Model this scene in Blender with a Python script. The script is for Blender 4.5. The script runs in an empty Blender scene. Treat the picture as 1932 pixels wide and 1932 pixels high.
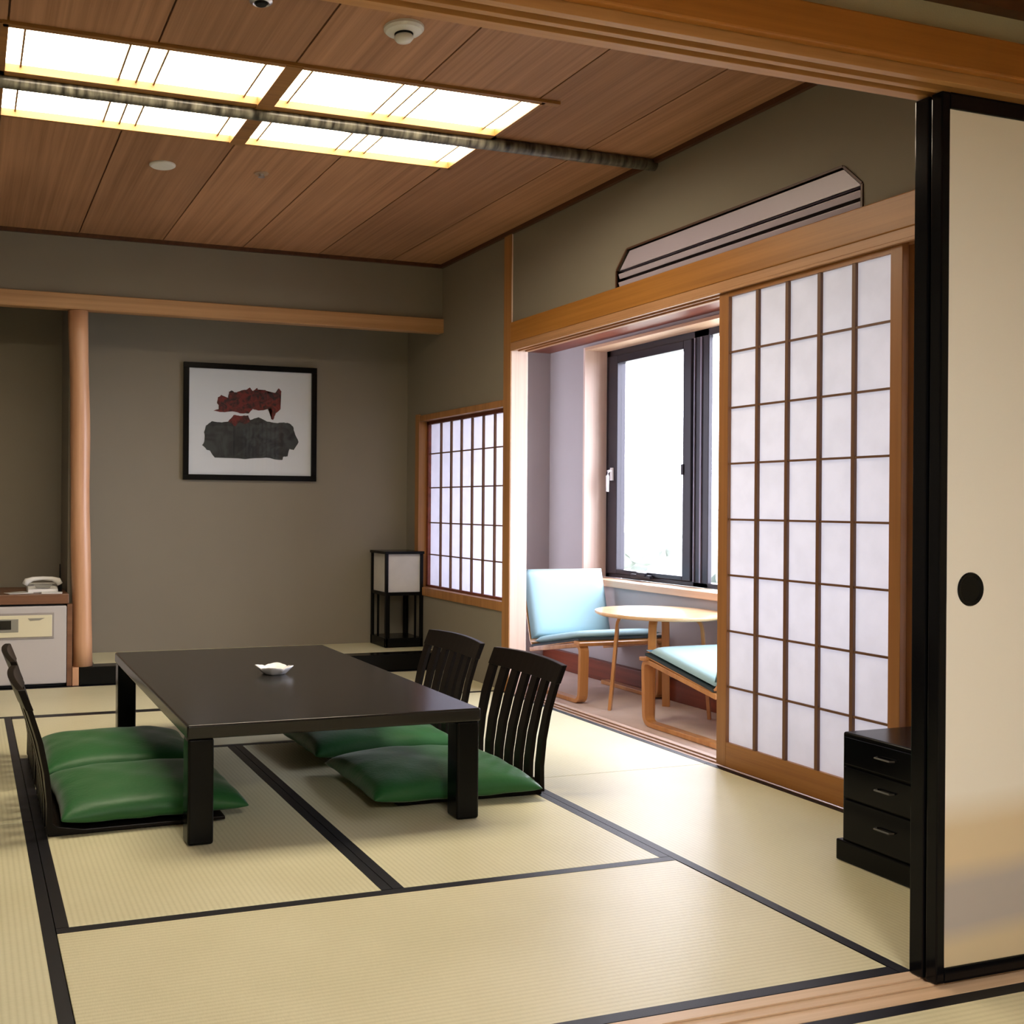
import bpy, bmesh, math, random
from mathutils import Vector, Matrix
random.seed(7)
PI = math.pi
SC = bpy.context.scene
C = SC.collection

# ------------------------------------------------------------------ helpers
def srgb(r, g, b):
    f = lambda c: (c/255/12.92) if c/255 <= .04045 else ((c/255+.055)/1.055)**2.4
    return (f(r), f(g), f(b), 1)

def newbm(): return bmesh.new()

def box(bm, x0, x1, y0, y1, z0, z1, M=None):
    vs = [bm.verts.new((x, y, z)) for x in (x0, x1) for y in (y0, y1) for z in (z0, z1)]
    for f in ((0,1,3,2),(4,6,7,5),(0,4,5,1),(2,3,7,6),(0,2,6,4),(1,5,7,3)):
        bm.faces.new([vs[i] for i in f])
    if M is not None:
        for v in vs: v.co = M @ v.co
    return vs

def prism(bm, pts, a0, a1, axis='X'):
    """polygon pts extruded along axis; pts are the two other coordinates in order"""
    def P(p, a):
        return {'X': (a, p[0], p[1]), 'Y': (p[0], a, p[1]), 'Z': (p[0], p[1], a)}[axis]
    A = [bm.verts.new(P(p, a0)) for p in pts]; B = [bm.verts.new(P(p, a1)) for p in pts]
    bm.faces.new(A); bm.faces.new(B[::-1])
    n = len(pts)
    for i in range(n): bm.faces.new((A[i], B[i], B[(i+1) % n], A[(i+1) % n]))

def tube(bm, pts, r, n=12, caps=True):
    pts = [Vector(p) for p in pts]
    rs = r if isinstance(r, (list, tuple)) else [r]*len(pts)
    rings = []
    for i, p in enumerate(pts):
        d = (pts[min(i+1, len(pts)-1)] - pts[max(i-1, 0)]).normalized()
        a = Vector((0, 0, 1)) if abs(d.z) < .9 else Vector((1, 0, 0))
        u = d.cross(a).normalized(); w = d.cross(u)
        rings.append([bm.verts.new(p + (u*math.cos(2*PI*k/n) + w*math.sin(2*PI*k/n))*rs[i]) for k in range(n)])
    for a, b in zip(rings, rings[1:]):
        for k in range(n): bm.faces.new((a[k], a[(k+1) % n], b[(k+1) % n], b[k]))
    if caps: bm.faces.new(rings[0]); bm.faces.new(rings[-1][::-1])

def lathe(bm, prof, c=(0, 0, 0), n=32):
    c = Vector(c); rings = []
    for r, z in prof:
        if r < 1e-5: rings.append([bm.verts.new(c + Vector((0, 0, z)))])
        else: rings.append([bm.verts.new(c + Vector((r*math.cos(2*PI*k/n), r*math.sin(2*PI*k/n), z))) for k in range(n)])
    for a, b in zip(rings, rings[1:]):
        for k in range(n):
            k2 = (k+1) % n
            if len(a) == 1 and len(b) == 1: continue
            if len(a) == 1: bm.faces.new((a[0], b[k], b[k2]))
            elif len(b) == 1: bm.faces.new((a[k], b[0], a[k2]))
            else: bm.faces.new((a[k], b[k], b[k2], a[k2]))

def strip(bm, path, x0, x1, t):
    """flat bar of thickness t following a path in the YZ plane, between x0 and x1"""
    n = len(path); S = []
    for i in range(n):
        a = Vector(path[max(i-1, 0)]); b = Vector(path[min(i+1, n-1)])
        d = (b - a).normalized(); nn = Vector((-d.y, d.x))*t/2; p = Vector(path[i])
        q1 = p + nn; q2 = p - nn
        S.append([bm.verts.new((x, q.x, q.y)) for x, q in ((x0, q1), (x1, q1), (x1, q2), (x0, q2))])
    for a, b in zip(S, S[1:]):
        for k in range(4): bm.faces.new((a[k], a[(k+1) % 4], b[(k+1) % 4], b[k]))
    bm.faces.new(S[0]); bm.faces.new(S[-1][::-1])

def rounded(path, r, seg=5):
    """round the corners of a 2D path"""
    out = [path[0]]
    for i in range(1, len(path)-1):
        p = Vector(path[i]); a = Vector(path[i-1]) - p; b = Vector(path[i+1]) - p
        rr = min(r, a.length*.45, b.length*.45)
        s = p + a.normalized()*rr; e = p + b.normalized()*rr
        for k in range(seg+1):
            t = k/seg
            q = s*(1-t)**2 + p*2*t*(1-t) + e*t*t
            out.append((q.x, q.y))
    out.append(path[-1]); return out

def obj(name, bm, m, parent=None, bevel=0, smooth=False, seg=2):
    bmesh.ops.recalc_face_normals(bm, faces=bm.faces)
    me = bpy.data.meshes.new(name); bm.to_mesh(me); bm.free()
    if isinstance(m, (list, tuple)):
        for k in m: me.materials.append(k)
    else: me.materials.append(m)
    o = bpy.data.objects.new(name, me); C.objects.link(o)
    if parent is not None: o.parent = parent
    if smooth:
        for p in me.polygons: p.use_smooth = True
    if bevel:
        b = o.modifiers.new('bevel', 'BEVEL'); b.width = bevel; b.segments = seg
        b.limit_method = 'ANGLE'; b.angle_limit = math.radians(40)
        if smooth is None: pass
    return o

def shade(o):
    for p in o.data.polygons: p.use_smooth = True
    m = o.modifiers.new('wn', 'WEIGHTED_NORMAL'); m.keep_sharp = True
    return o

def tag(o, label, cat, group=None, kind=None):
    o['label'] = label; o['category'] = cat
    if group: o['group'] = group
    if kind: o['kind'] = kind
    return o

def thing(name, label, cat, loc=(0, 0, 0), rz=0, group=None):
    o = bpy.data.objects.new(name, None); o.empty_display_size = .05
    C.objects.link(o); o.location = loc; o.rotation_euler = (0, 0, rz)
    return tag(o, label, cat, group)

def struct(name, bm, m, parent=None, bevel=0, label=None, cat=None):
    o = obj(name, bm, m, parent, bevel)
    if parent is None:
        o['kind'] = 'structure'
        if label: o['label'] = label
        if cat: o['category'] = cat
    return o

def dup(root, loc, rz, label):
    r = root.copy(); C.objects.link(r); r.location = loc; r.rotation_euler = (0, 0, rz); r['label'] = label
    for ch in list(root.children):
        c = ch.copy(); C.objects.link(c); c.parent = r
        for g in list(ch.children):
            d = g.copy(); C.objects.link(d); d.parent = c
    return r

# ------------------------------------------------------------------ materials
def mat(name, col, rough=.5, metal=0, spec=.5, coat=0, bump=None, var=0, vscale=8, sheen=0, emis=None, es=0):
    m = bpy.data.materials.new(name); m.use_nodes = True
    nt = m.node_tree; b = nt.nodes['Principled BSDF']
    b.inputs['Base Color'].default_value = col if len(col) == 4 else (*col, 1)
    b.inputs['Roughness'].default_value = rough; b.inputs['Metallic'].default_value = metal
    b.inputs['Specular IOR Level'].default_value = spec
    if coat:
        b.inputs['Coat Weight'].default_value = coat; b.inputs['Coat Roughness'].default_value = .08
    if sheen:
        b.inputs['Sheen Weight'].default_value = sheen; b.inputs['Sheen Roughness'].default_value = .35
    if emis:
        b.inputs['Emission Color'].default_value = (*emis, 1); b.inputs['Emission Strength'].default_value = es
    L = nt.links; N = nt.nodes
    tc = N.new('ShaderNodeTexCoord')
    if var:
        no = N.new('ShaderNodeTexNoise'); no.inputs['Scale'].default_value = vscale; no.inputs['Detail'].default_value = 4
        L.new(tc.outputs['Object'], no.inputs['Vector'])
        mx = N.new('ShaderNodeMix'); mx.data_type = 'RGBA'
        c = b.inputs['Base Color'].default_value
        mx.inputs[6].default_value = (c[0]*(1-var), c[1]*(1-var), c[2]*(1-var), 1)
        mx.inputs[7].default_value = (min(1, c[0]*(1+var)), min(1, c[1]*(1+var)), min(1, c[2]*(1+var)), 1)
        L.new(no.outputs['Fac'], mx.inputs[0]); L.new(mx.outputs[2], b.inputs['Base Color'])
    if bump:
        n2 = N.new('ShaderNodeTexNoise'); n2.inputs['Scale'].default_value = bump[0]; n2.inputs['Detail'].default_value = 3
        L.new(tc.outputs['Object'], n2.inputs['Vector'])
        bp = N.new('ShaderNodeBump'); bp.inputs['Strength'].default_value = bump[1]; bp.inputs['Distance'].default_value = .002
        L.new(n2.outputs['Fac'], bp.inputs['Height']); L.new(bp.outputs[0], b.inputs['Normal'])
    return m

def wood(name, c1, c2, axis='Y', rough=.4, gs=26, boards=None, coat=0, spec=.5):
    """straight-grained wood, grain running along axis (object space = room space)"""
    m = bpy.data.materials.new(name); m.use_nodes = True
    nt = m.node_tree; N = nt.nodes; L = nt.links; b = N['Principled BSDF']
    b.inputs['Roughness'].default_value = rough; b.inputs['Specular IOR Level'].default_value = spec
    if coat: b.inputs['Coat Weight'].default_value = coat; b.inputs['Coat Roughness'].default_value = .15
    tc = N.new('ShaderNodeTexCoord'); mp = N.new('ShaderNodeMapping')
    s = {'X': (.5, gs, gs), 'Y': (gs, .5, gs), 'Z': (gs, gs, .5)}[axis]
    mp.inputs['Scale'].default_value = s
    L.new(tc.outputs['Object'], mp.inputs['Vector'])
    no = N.new('ShaderNodeTexNoise'); no.inputs['Scale'].default_value = 1; no.inputs['Detail'].default_value = 5
    no.inputs['Roughness'].default_value = .65
    L.new(mp.outputs[0], no.inputs['Vector'])
    no2 = N.new('ShaderNodeTexNoise'); no2.inputs['Scale'].default_value = 1.3; no2.inputs['Detail'].default_value = 2
    L.new(tc.outputs['Object'], no2.inputs['Vector'])
    ad = N.new('ShaderNodeMath'); ad.operation = 'MULTIPLY_ADD'; ad.inputs[1].default_value = .35
    L.new(no2.outputs['Fac'], ad.inputs[0]); L.new(no.outputs['Fac'], ad.inputs[2])
    cr = N.new('ShaderNodeValToRGB'); cr.color_ramp.elements[0].position = .45; cr.color_ramp.elements[1].position = .9
    cr.color_ramp.elements[0].color = c1; cr.color_ramp.elements[1].color = c2
    L.new(ad.outputs[0], cr.inputs[0])
    out = cr.outputs[0]
    if boards:      # each board a slightly different tone
        sx = N.new('ShaderNodeSeparateXYZ'); L.new(tc.outputs['Object'], sx.inputs[0])
        k = N.new('ShaderNodeMath'); k.operation = 'SUBTRACT'; k.inputs[1].default_value = boards[0]; L.new(sx.outputs[0], k.inputs[0])
        d = N.new('ShaderNodeMath'); d.operation = 'DIVIDE'; d.inputs[1].default_value = boards[1]; L.new(k.outputs[0], d.inputs[0])
        fl = N.new('ShaderNodeMath'); fl.operation = 'FLOOR'; L.new(d.outputs[0], fl.inputs[0])
        wn = N.new('ShaderNodeTexWhiteNoise'); wn.noise_dimensions = '1D'; L.new(fl.outputs[0], wn.inputs['W'])
        mr = N.new('ShaderNodeMapRange'); mr.inputs[3].default_value = .86; mr.inputs[4].default_value = 1.1
        L.new(wn.outputs['Value'], mr.inputs[0])
        mm = N.new('ShaderNodeVectorMath'); mm.operation = 'SCALE'; L.new(out, mm.inputs[0]); L.new(mr.outputs[0], mm.inputs['Scale'])
        out = mm.outputs[0]
    L.new(out, b.inputs['Base Color'])
    bp = N.new('ShaderNodeBump'); bp.inputs['Strength'].default_value = .15; bp.inputs['Distance'].default_value = .001
    L.new(no.outputs['Fac'], bp.inputs['Height']); L.new(bp.outputs[0], b.inputs['Normal'])
    return m

def tatami(name, axis, tone=(1, 1, 1)):
    """woven rush; ribs run along axis"""
    m = bpy.data.materials.new(name); m.use_nodes = True
    nt = m.node_tree; N = nt.nodes; L = nt.links; b = N['Principled BSDF']
    b.inputs['Roughness'].default_value = .40; b.inputs['Specular IOR Level'].default_value = .6
    tc = N.new('ShaderNodeTexCoord')
    sx = N.new('ShaderNodeSeparateXYZ'); L.new(tc.outputs['Object'], sx.inputs[0])
    def sine(o, pitch, ph=None):
        a = N.new('ShaderNodeMath'); a.operation = 'MULTIPLY'; a.inputs[1].default_value = 2*PI/pitch; L.new(o, a.inputs[0])
        s = N.new('ShaderNodeMath'); s.operation = 'SINE'; L.new(a.outputs[0], s.inputs[0]); return s.outputs[0]
    across, along = (sx.outputs[0], sx.outputs[1]) if axis == 'Y' else (sx.outputs[1], sx.outputs[0])
    rib = sine(across, .0155)
    r2 = N.new('ShaderNodeMath'); r2.operation = 'ABSOLUTE'; L.new(sine(across, .031), r2.inputs[0])
    mp = N.new('ShaderNodeMapping'); mp.inputs['Scale'].default_value = (60, 900, 60) if axis == 'Y' else (900, 60, 60)
    L.new(tc.outputs['Object'], mp.inputs['Vector'])
    no = N.new('ShaderNodeTexNoise'); no.inputs['Scale'].default_value = 1; no.inputs['Detail'].default_value = 2
    L.new(mp.outputs[0], no.inputs['Vector'])
    nl = N.new('ShaderNodeTexNoise'); nl.inputs['Scale'].default_value = 2.2; nl.inputs['Detail'].default_value = 4
    L.new(tc.outputs['Object'], nl.inputs['Vector'])
    # value = .5 + .. combine
    a1 = N.new('ShaderNodeMath'); a1.operation = 'MULTIPLY_ADD'; a1.inputs[1].default_value = .24; L.new(r2.outputs[0], a1.inputs[0])
    m1 = N.new('ShaderNodeMath'); m1.operation = 'MULTIPLY'; m1.inputs[1].default_value = .45; L.new(no.outputs['Fac'], m1.inputs[0])
    L.new(m1.outputs[0], a1.inputs[2])
    a2 = N.new('ShaderNodeMath'); a2.operation = 'MULTIPLY_ADD'; a2.inputs[1].default_value = .5
    L.new(nl.outputs['Fac'], a2.inputs[0]); L.new(a1.outputs[0], a2.inputs[2])
    cr = N.new('ShaderNodeValToRGB')
    cr.color_ramp.elements[0].position = .3; cr.color_ramp.elements[1].position = .95
    c0 = (.46, .43, .26); c1 = (.67, .64, .45)
    cr.color_ramp.elements[0].color = (c0[0]*tone[0], c0[1]*tone[1], c0[2]*tone[2], 1)
    cr.color_ramp.elements[1].color = (c1[0]*tone[0], c1[1]*tone[1], c1[2]*tone[2], 1)
    L.new(a2.outputs[0], cr.inputs[0]); L.new(cr.outputs[0], b.inputs['Base Color'])
    bp = N.new('ShaderNodeBump'); bp.inputs['Strength'].default_value = .35; bp.inputs['Distance'].default_value = .0015
    L.new(a1.outputs[0], bp.inputs['Height']); L.new(bp.outputs[0], b.inputs['Normal'])
    return m

def paper(name, col, trans=.6, tcol=None):
    m = bpy.data.materials.new(name); m.use_nodes = True
    nt = m.node_tree; N = nt.nodes; L = nt.links; N.remove(N['Principled BSDF'])
    d = N.new('ShaderNodeBsdfDiffuse'); t = N.new('ShaderNodeBsdfTranslucent'); mx = N.new('ShaderNodeMixShader')
    mx.inputs[0].default_value = trans
    tc = N.new('ShaderNodeTexCoord'); no = N.new('ShaderNodeTexNoise'); no.inputs['Scale'].default_value = 9; no.inputs['Detail'].default_value = 6
    L.new(tc.outputs['Object'], no.inputs['Vector'])
    cr = N.new('ShaderNodeValToRGB'); cr.color_ramp.elements[0].color = (col[0]*.93, col[1]*.93, col[2]*.93, 1); cr.color_ramp.elements[1].color = (*col, 1)
    cr.color_ramp.elements[0].position = .35; cr.color_ramp.elements[1].position = .6
    L.new(no.outputs['Fac'], cr.inputs[0]); L.new(cr.outputs[0], d.inputs[0])
    sc_ = N.new('ShaderNodeVectorMath'); sc_.operation = 'MULTIPLY'; sc_.inputs[1].default_value = tcol or (1, 1, 1)
    L.new(cr.outputs[0], sc_.inputs[0]); L.new(sc_.outputs[0], t.inputs[0])
    L.new(d.outputs[0], mx.inputs[1]); L.new(t.outputs[0], mx.inputs[2]); L.new(mx.outputs[0], N['Material Output'].inputs[0])
    return m

def glass(name, refl=1.0):
    m = bpy.data.materials.new(name); m.use_nodes = True
    nt = m.node_tree; N = nt.nodes; L = nt.links; N.remove(N['Principled BSDF'])
    t = N.new('ShaderNodeBsdfTransparent'); t.inputs[0].default_value = (.97, .985, .98, 1)
    g = N.new('ShaderNodeBsdfGlossy'); g.inputs['Roughness'].default_value = .01
    f = N.new('ShaderNodeLayerWeight'); f.inputs[0].default_value = .5; mx = N.new('ShaderNodeMixShader')
    pw = N.new('ShaderNodeMath'); pw.operation = 'POWER'; pw.inputs[1].default_value = 5; L.new(f.outputs['Facing'], pw.inputs[0])
    mu = N.new('ShaderNodeMath'); mu.operation = 'MULTIPLY_ADD'; mu.inputs[1].default_value = .9*refl; mu.inputs[2].default_value = .035*refl; L.new(pw.outputs[0], mu.inputs[0])
    L.new(mu.outputs[0], mx.inputs[0]); L.new(t.outputs[0], mx.inputs[1]); L.new(g.outputs[0], mx.inputs[2])
    L.new(mx.outputs[0], N['Material Output'].inputs[0]); return m

def fusuma_paper():
    """cream paper printed with soft horizontal mist bands"""
    m = mat('fusuma_paper', (.6, .5, .4, 1), .75)
    nt = m.node_tree; N = nt.nodes; L = nt.links; b = N['Principled BSDF']
    tc = N.new('ShaderNodeTexCoord'); sx = N.new('ShaderNodeSeparateXYZ'); L.new(tc.outputs['Object'], sx.inputs[0])
    no = N.new('ShaderNodeTexNoise'); no.inputs['Scale'].default_value = 2.5; L.new(tc.outputs['Object'], no.inputs['Vector'])
    a = N.new('ShaderNodeMath'); a.operation = 'MULTIPLY_ADD'; a.inputs[1].default_value = .03; L.new(no.outputs['Fac'], a.inputs[0])
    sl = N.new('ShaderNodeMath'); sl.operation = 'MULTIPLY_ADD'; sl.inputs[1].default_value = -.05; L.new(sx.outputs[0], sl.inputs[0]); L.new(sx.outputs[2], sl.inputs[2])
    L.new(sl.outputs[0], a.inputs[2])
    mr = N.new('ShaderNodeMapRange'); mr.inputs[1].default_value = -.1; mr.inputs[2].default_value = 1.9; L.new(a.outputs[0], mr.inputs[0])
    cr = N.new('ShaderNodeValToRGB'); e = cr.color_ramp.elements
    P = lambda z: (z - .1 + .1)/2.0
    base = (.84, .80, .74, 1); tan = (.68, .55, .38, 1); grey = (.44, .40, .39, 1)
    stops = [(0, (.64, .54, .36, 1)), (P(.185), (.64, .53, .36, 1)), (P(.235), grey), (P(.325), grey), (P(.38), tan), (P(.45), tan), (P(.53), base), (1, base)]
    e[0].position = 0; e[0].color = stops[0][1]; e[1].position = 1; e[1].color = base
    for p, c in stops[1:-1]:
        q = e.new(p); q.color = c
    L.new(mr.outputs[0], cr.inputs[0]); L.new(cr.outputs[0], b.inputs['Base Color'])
    return m

def ink(name, c1, c2, sc):
    m = mat(name, c2, .7); nt = m.node_tree; N = nt.nodes; L = nt.links
    tc = N.new('ShaderNodeTexCoord'); no = N.new('ShaderNodeTexNoise'); no.inputs['Scale'].default_value = sc; no.inputs['Detail'].default_value = 6
    no.inputs['Distortion'].default_value = 1.2
    L.new(tc.outputs['Object'], no.inputs['Vector'])
    cr = N.new('ShaderNodeValToRGB'); cr.color_ramp.elements[0].position = .38; cr.color_ramp.elements[1].position = .6
    cr.color_ramp.elements[0].color = c1; cr.color_ramp.elements[1].color = c2
    L.new(no.outputs['Fac'], cr.inputs[0]); L.new(cr.outputs[0], N['Principled BSDF'].inputs['Base Color']); return m
PLASTER = mat('plaster_wall', (.215, .19, .148, 1), .9, bump=(350, .25), var=.05, vscale=3)
PLASTER_G = mat('plaster_engawa', (.40, .37, .38, 1), .9, bump=(350, .25), var=.04, vscale=3)
PLASTER_N = mat('plaster_near', (.42, .38, .27, 1), .9, bump=(350, .25), var=.04, vscale=3)
CEIL = wood('ceiling_wood', srgb(138, 98, 68), srgb(182, 136, 102), 'Y', .55, 40, boards=(.118, .4865), spec=.3)
DARKTRIM = wood('dark_trim_wood', srgb(62, 34, 16), srgb(88, 52, 26), 'Y', .5)
AMB_Y = wood('amber_wood_y', srgb(140, 90, 34), srgb(178, 122, 56), 'Y', .42)
AMB_X = wood('amber_wood_x', srgb(138, 84, 28), srgb(172, 112, 48), 'X', .42)
AMB_Z = wood('amber_wood_z', srgb(138, 92, 48), srgb(176, 126, 76), 'Z', .42)
BEAM = wood('pale_beam_wood', srgb(152, 110, 70), srgb(188, 146, 102), 'X', .45)
KAMOI = wood('kamoi_wood', srgb(160, 112, 64), srgb(190, 142, 92), 'X', .45)
PILLAR = wood('pillar_wood', srgb(166, 116, 82), srgb(206, 162, 128), 'Z', .35, 14)
PALE_Y = wood('pale_cedar_y', srgb(196, 158, 128), srgb(224, 192, 164), 'Y', .45)
PALE_X = wood('pale_cedar_x', srgb(184, 154, 124), srgb(214, 188, 160), 'X', .45)
PALE_Z = wood('pale_cedar_z', srgb(212, 186, 172), srgb(232, 212, 200), 'Z', .45)
SHOJI_W = wood('shoji_frame_wood', srgb(126, 82, 42), srgb(162, 110, 62), 'Z', .4)
SHOJI_H = wood('shoji_rail_wood', srgb(130, 82, 36), srgb(166, 112, 54), 'Y', .4)
KUMIKO = mat('lattice_wood', srgb(104, 70, 46), .5)
RED_Y = wood('red_brown_wood', srgb(96, 42, 26), srgb(134, 66, 44), 'Y', .4)
BENT = wood('bentwood', srgb(168, 112, 58), srgb(208, 154, 96), 'Z', .3, 12, coat=.3)
BENT_TOP = wood('bentwood_top', srgb(214, 170, 118), srgb(240, 204, 158), 'X', .3, 10, coat=.4)
TAT_Y = tatami('tatami_along_y', 'Y'); TAT_X = tatami('tatami_along_x', 'X', (1, .985, .97))
HERI = mat('black_cloth_border', (.005, .005, .008, 1), .40, spec=.26, bump=(900, .3))
LACQ = mat('black_lacquer', (.004, .004, .004, 1), .2, spec=.13)
LACQ_T = mat('black_table_lacquer', (.012, .011, .010, 1), .22, spec=.42)
LACQ_F = mat('black_fusuma_lacquer', (.003, .003, .004, 1), .14, spec=.16)
BLKWOOD = mat('dark_stained_wood', (.006, .004, .003, 1), .35, spec=.12)
GREEN = mat('green_satin', (.020, .105, .030, 1), .48, spec=.3, sheen=.2, bump=(60, .5), var=.12, vscale=5)
CYAN = mat('pale_blue_cloth', (.42, .66, .74, 1), .8, bump=(500, .2))
CYAN_S = mat('dark_blue_piping', (.03, .05, .06, 1), .7)
PAPER = paper('shoji_paper', (.83, .82, .86), .55, (.34, .34, .35))
PAPER_B = paper('low_window_paper', (.84, .84, .90), .62, (.60, .60, .68))
LPAPER = paper('lamp_paper', (.72, .70, .68), .3)
GLASS = glass('window_glass'); PGLASS = glass('picture_glass', .6)
ALU = mat('dark_aluminium', (.022, .020, .030, 1), .3, metal=.3, spec=.5)
ALU_L = mat('grey_aluminium', (.22, .20, .26, 1), .35, metal=.5)
METAL = mat('brushed_metal', (.6, .6, .62, 1), .3, metal=1)
HMETAL = mat('dull_handle_metal', (.16, .16, .16, 1), .4, metal=.8)
WHITE = mat('white_ceramic', (.8, .8, .82, 1), .2, coat=.5)
WPLAS = mat('white_plastic', (.7, .69, .66, 1), .4)
LGREY = mat('grey_enamel', (.44, .41, .40, 1), .45)
CREAM = mat('cream_plastic', (.62, .57, .40, 1), .45)
DISP = mat('dark_display', (.01, .008, .006, 1), .2)
GREYP = mat('grey_plastic', (.22, .21, .17, 1), .5)
ACM = mat('ac_plastic', (.42, .37, .45, 1), .4)
ACD = mat('ac_dark', (.05, .035, .035, 1), .6)
MATB = mat('picture_mount', (.60, .62, .68, 1), .8)
REDINK = ink('red_ink', (.012, .002, .002, 1), (.135, .008, .005, 1), 24)
GREYINK = ink('grey_ink', (.004, .005, .006, 1), (.030, .034, .034, 1), 12)
BLACK = mat('black_gap', (.004, .004, .004, 1), .9)
ENG_FL = mat('engawa_carpet', (.60, .49, .43, 1), .8, bump=(400, .4), var=.1, vscale=10)
FUS = fusuma_paper()
SHELF = wood('shelf_wood', srgb(92, 58, 38), srgb(124, 84, 58), 'X', .4)
LEAF = mat('far_leaves', (.24, .27, .24, 1), .9); BARK = mat('far_bark', (.2, .18, .15, 1), .9)
GRD = mat('far_ground', (.35, .36, .30, 1), .95)
EXT = mat('outside_wall', (.5, .5, .5, 1), .9)

def bamboo_mat():
    m = mat('smoked_bamboo', (.1, .09, .07, 1), .3, spec=.6)
    nt = m.node_tree; N = nt.nodes; L = nt.links; b = N['Principled BSDF']
    tc = N.new('ShaderNodeTexCoord'); mp = N.new('ShaderNodeMapping'); mp.inputs['Scale'].default_value = (38, 9, 9)
    L.new(tc.outputs['Object'], mp.inputs['Vector'])
    no = N.new('ShaderNodeTexNoise'); no.inputs['Scale'].default_value = 1; no.inputs['Detail'].default_value = 5; L.new(mp.outputs[0], no.inputs['Vector'])
    cr = N.new('ShaderNodeValToRGB'); cr.color_ramp.elements[0].position = .35; cr.color_ramp.elements[1].position = .7
    cr.color_ramp.elements[0].color = (.008, .006, .004, 1); cr.color_ramp.elements[1].color = (.19, .18, .14, 1)
    L.new(no.outputs['Fac'], cr.inputs[0]); L.new(cr.outputs[0], b.inputs['Base Color'])
    return m
BAMBOO = bamboo_mat()

def emit(name, col, s):
    m = bpy.data.materials.new(name); m.use_nodes = True
    b = m.node_tree.nodes['Principled BSDF']
    b.inputs['Base Color'].default_value = (.8, .8, .75, 1); b.inputs['Roughness'].default_value = .6
    b.inputs['Emission Color'].default_value = (*col, 1); b.inputs['Emission Strength'].default_value = s
    return m
PANEL = emit('lit_acrylic', (1.0, .87, .66), 19)
NEARLAMP = emit('near_room_lamp', (1.0, .93, .84), 80)

# ------------------------------------------------------------------ key dimensions (metres)
XW = 2.915      # right wall of the tatami room
XL = -.684      # left wall
X0 = .216; X1 = 1.116; X2 = 2.016
YS = 1.857      # edge of sill / tatami room
Y0 = 2.69; Y1 = 4.494; Y2 = 5.392; YB = 6.241; YT = 6.826
ZC = 2.61
XE = 4.2; ZE = -.147; YE = 7.08; XG = 4.40

# ================================================================== SETTING
bm = newbm(); box(bm, XL-.1, XW+.08, YS-.13, YT+.1, -.16, -.055); box(bm, -1.6, XW+.08, -2.3, YS-.13, -.16, -.055)
struct('floor', bm, DARKTRIM)
bm = newbm(); box(bm, 3.0, XE+.05, 1.0, YE+.05, ZE-.05, ZE)
struct('floor_sunroom', bm, ENG_FL, label='pale carpeted floor of the narrow window room', cat='floor')

# right wall plaster with octagonal-cornered grille opening and the low shoji window
HY0, HY1, HZ0, HZ1, CH = 2.865, 4.312, 2.085, 2.252, .082
bm = newbm()
box(bm, XW, XW+.09, -.0+YS-.02, HY0, 1.98, ZC+.05)
box(bm, XW, XW+.09, HY1, 5.34, 1.98, ZC+.05)
box(bm, XW, XW+.09, HY0, HY1, HZ1, ZC+.05)
box(bm, XW, XW+.09, HY0, HY1, 1.98, HZ0)
prism(bm, [(HY0, HZ1), (HY0+CH, HZ1), (HY0, HZ1-CH)], XW, XW+.09, 'X')
prism(bm, [(HY1, HZ1), (HY1, HZ1-CH), (HY1-CH, HZ1)], XW, XW+.09, 'X')
struct('wall_right', bm, PLASTER)
WY0, WY1, WZ0, WZ1 = 5.405, 6.60, .50, 1.625
bm = newbm()
box(bm, XW, XW+.09, WY0, YT+.02, WZ1, ZC+.05); box(bm, XW, XW+.09, WY0, YT+.02, -.1, WZ0); box(bm, XW, XW+.09, WY1, YT+.02, WZ0, WZ1)
struct('wall_right', bm, PLASTER)
bm = newbm(); box(bm, XW, XW+.09, 1.0, YS-.02, -.1, ZC+.05)
struct('wall_right', bm, PLASTER_N)
# thin dark edge of the octagonal opening
bm = newbm()
def edge(bm, a, b, w=.008):
    (ya, za), (yb, zb) = a, b; d = Vector((yb-ya, zb-za)); n = Vector((-d.y, d.x)).normalized()*w
    prism(bm, [(ya, za), (yb, zb), (yb+n.x, zb+n.y), (ya+n.x, za+n.y)], XW-.006, XW+.05, 'X')
for a, b in (((HY0, HZ0), (HY0, HZ1-CH)), ((HY0, HZ1-CH), (HY0+CH, HZ1)), ((HY0+CH, HZ1), (HY1-CH, HZ1)), ((HY1-CH, HZ1), (HY1, HZ1-CH)), ((HY1, HZ1-CH), (HY1, HZ0))):
    edge(bm, a, b)
struct('trim_1', bm, DARKTRIM, label='thin dark wooden edge around the cut-cornered grille opening', cat='trim')
# back wall (alcove back), left wall, walls of the near room
bm = newbm(); box(bm, XL-.1, XW+.09, YT, YT+.08, -.1, ZC+.05); struct('wall_back', bm, PLASTER)
bm = newbm(); box(bm, XL-.1, XL, YS-.1, YT, -.1, ZC+.05); struct('wall_left', bm, PLASTER)
bm = newbm()
box(bm, XL-.1, XW, 6.262, 6.32, 2.25, ZC+.05); struct('wall_header', bm, PLASTER, label='plaster band above the alcove beam', cat='wall')
bm = newbm(); box(bm, .565, .60, 6.36, YT, 0, 2.3); struct('wall_partition', bm, PLASTER, label='thin partition between the two alcoves', cat='wall')
bm = newbm(); box(bm, -1.6, XW+.08, 1.752, 1.845, 2.014, ZC+.05)
struct('wall_near', bm, PLASTER_N, label='pale plaster band over the sliding-door opening', cat='wall')
bm = newbm(); box(bm, -1.68, -1.6, -2.3, 1.86, -.1, 2.7); box(bm, -1.6, XL-.1, 1.75, 1.86, -.1, 2.3)
struct('wall_near_left', bm, PLASTER_N)
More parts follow.
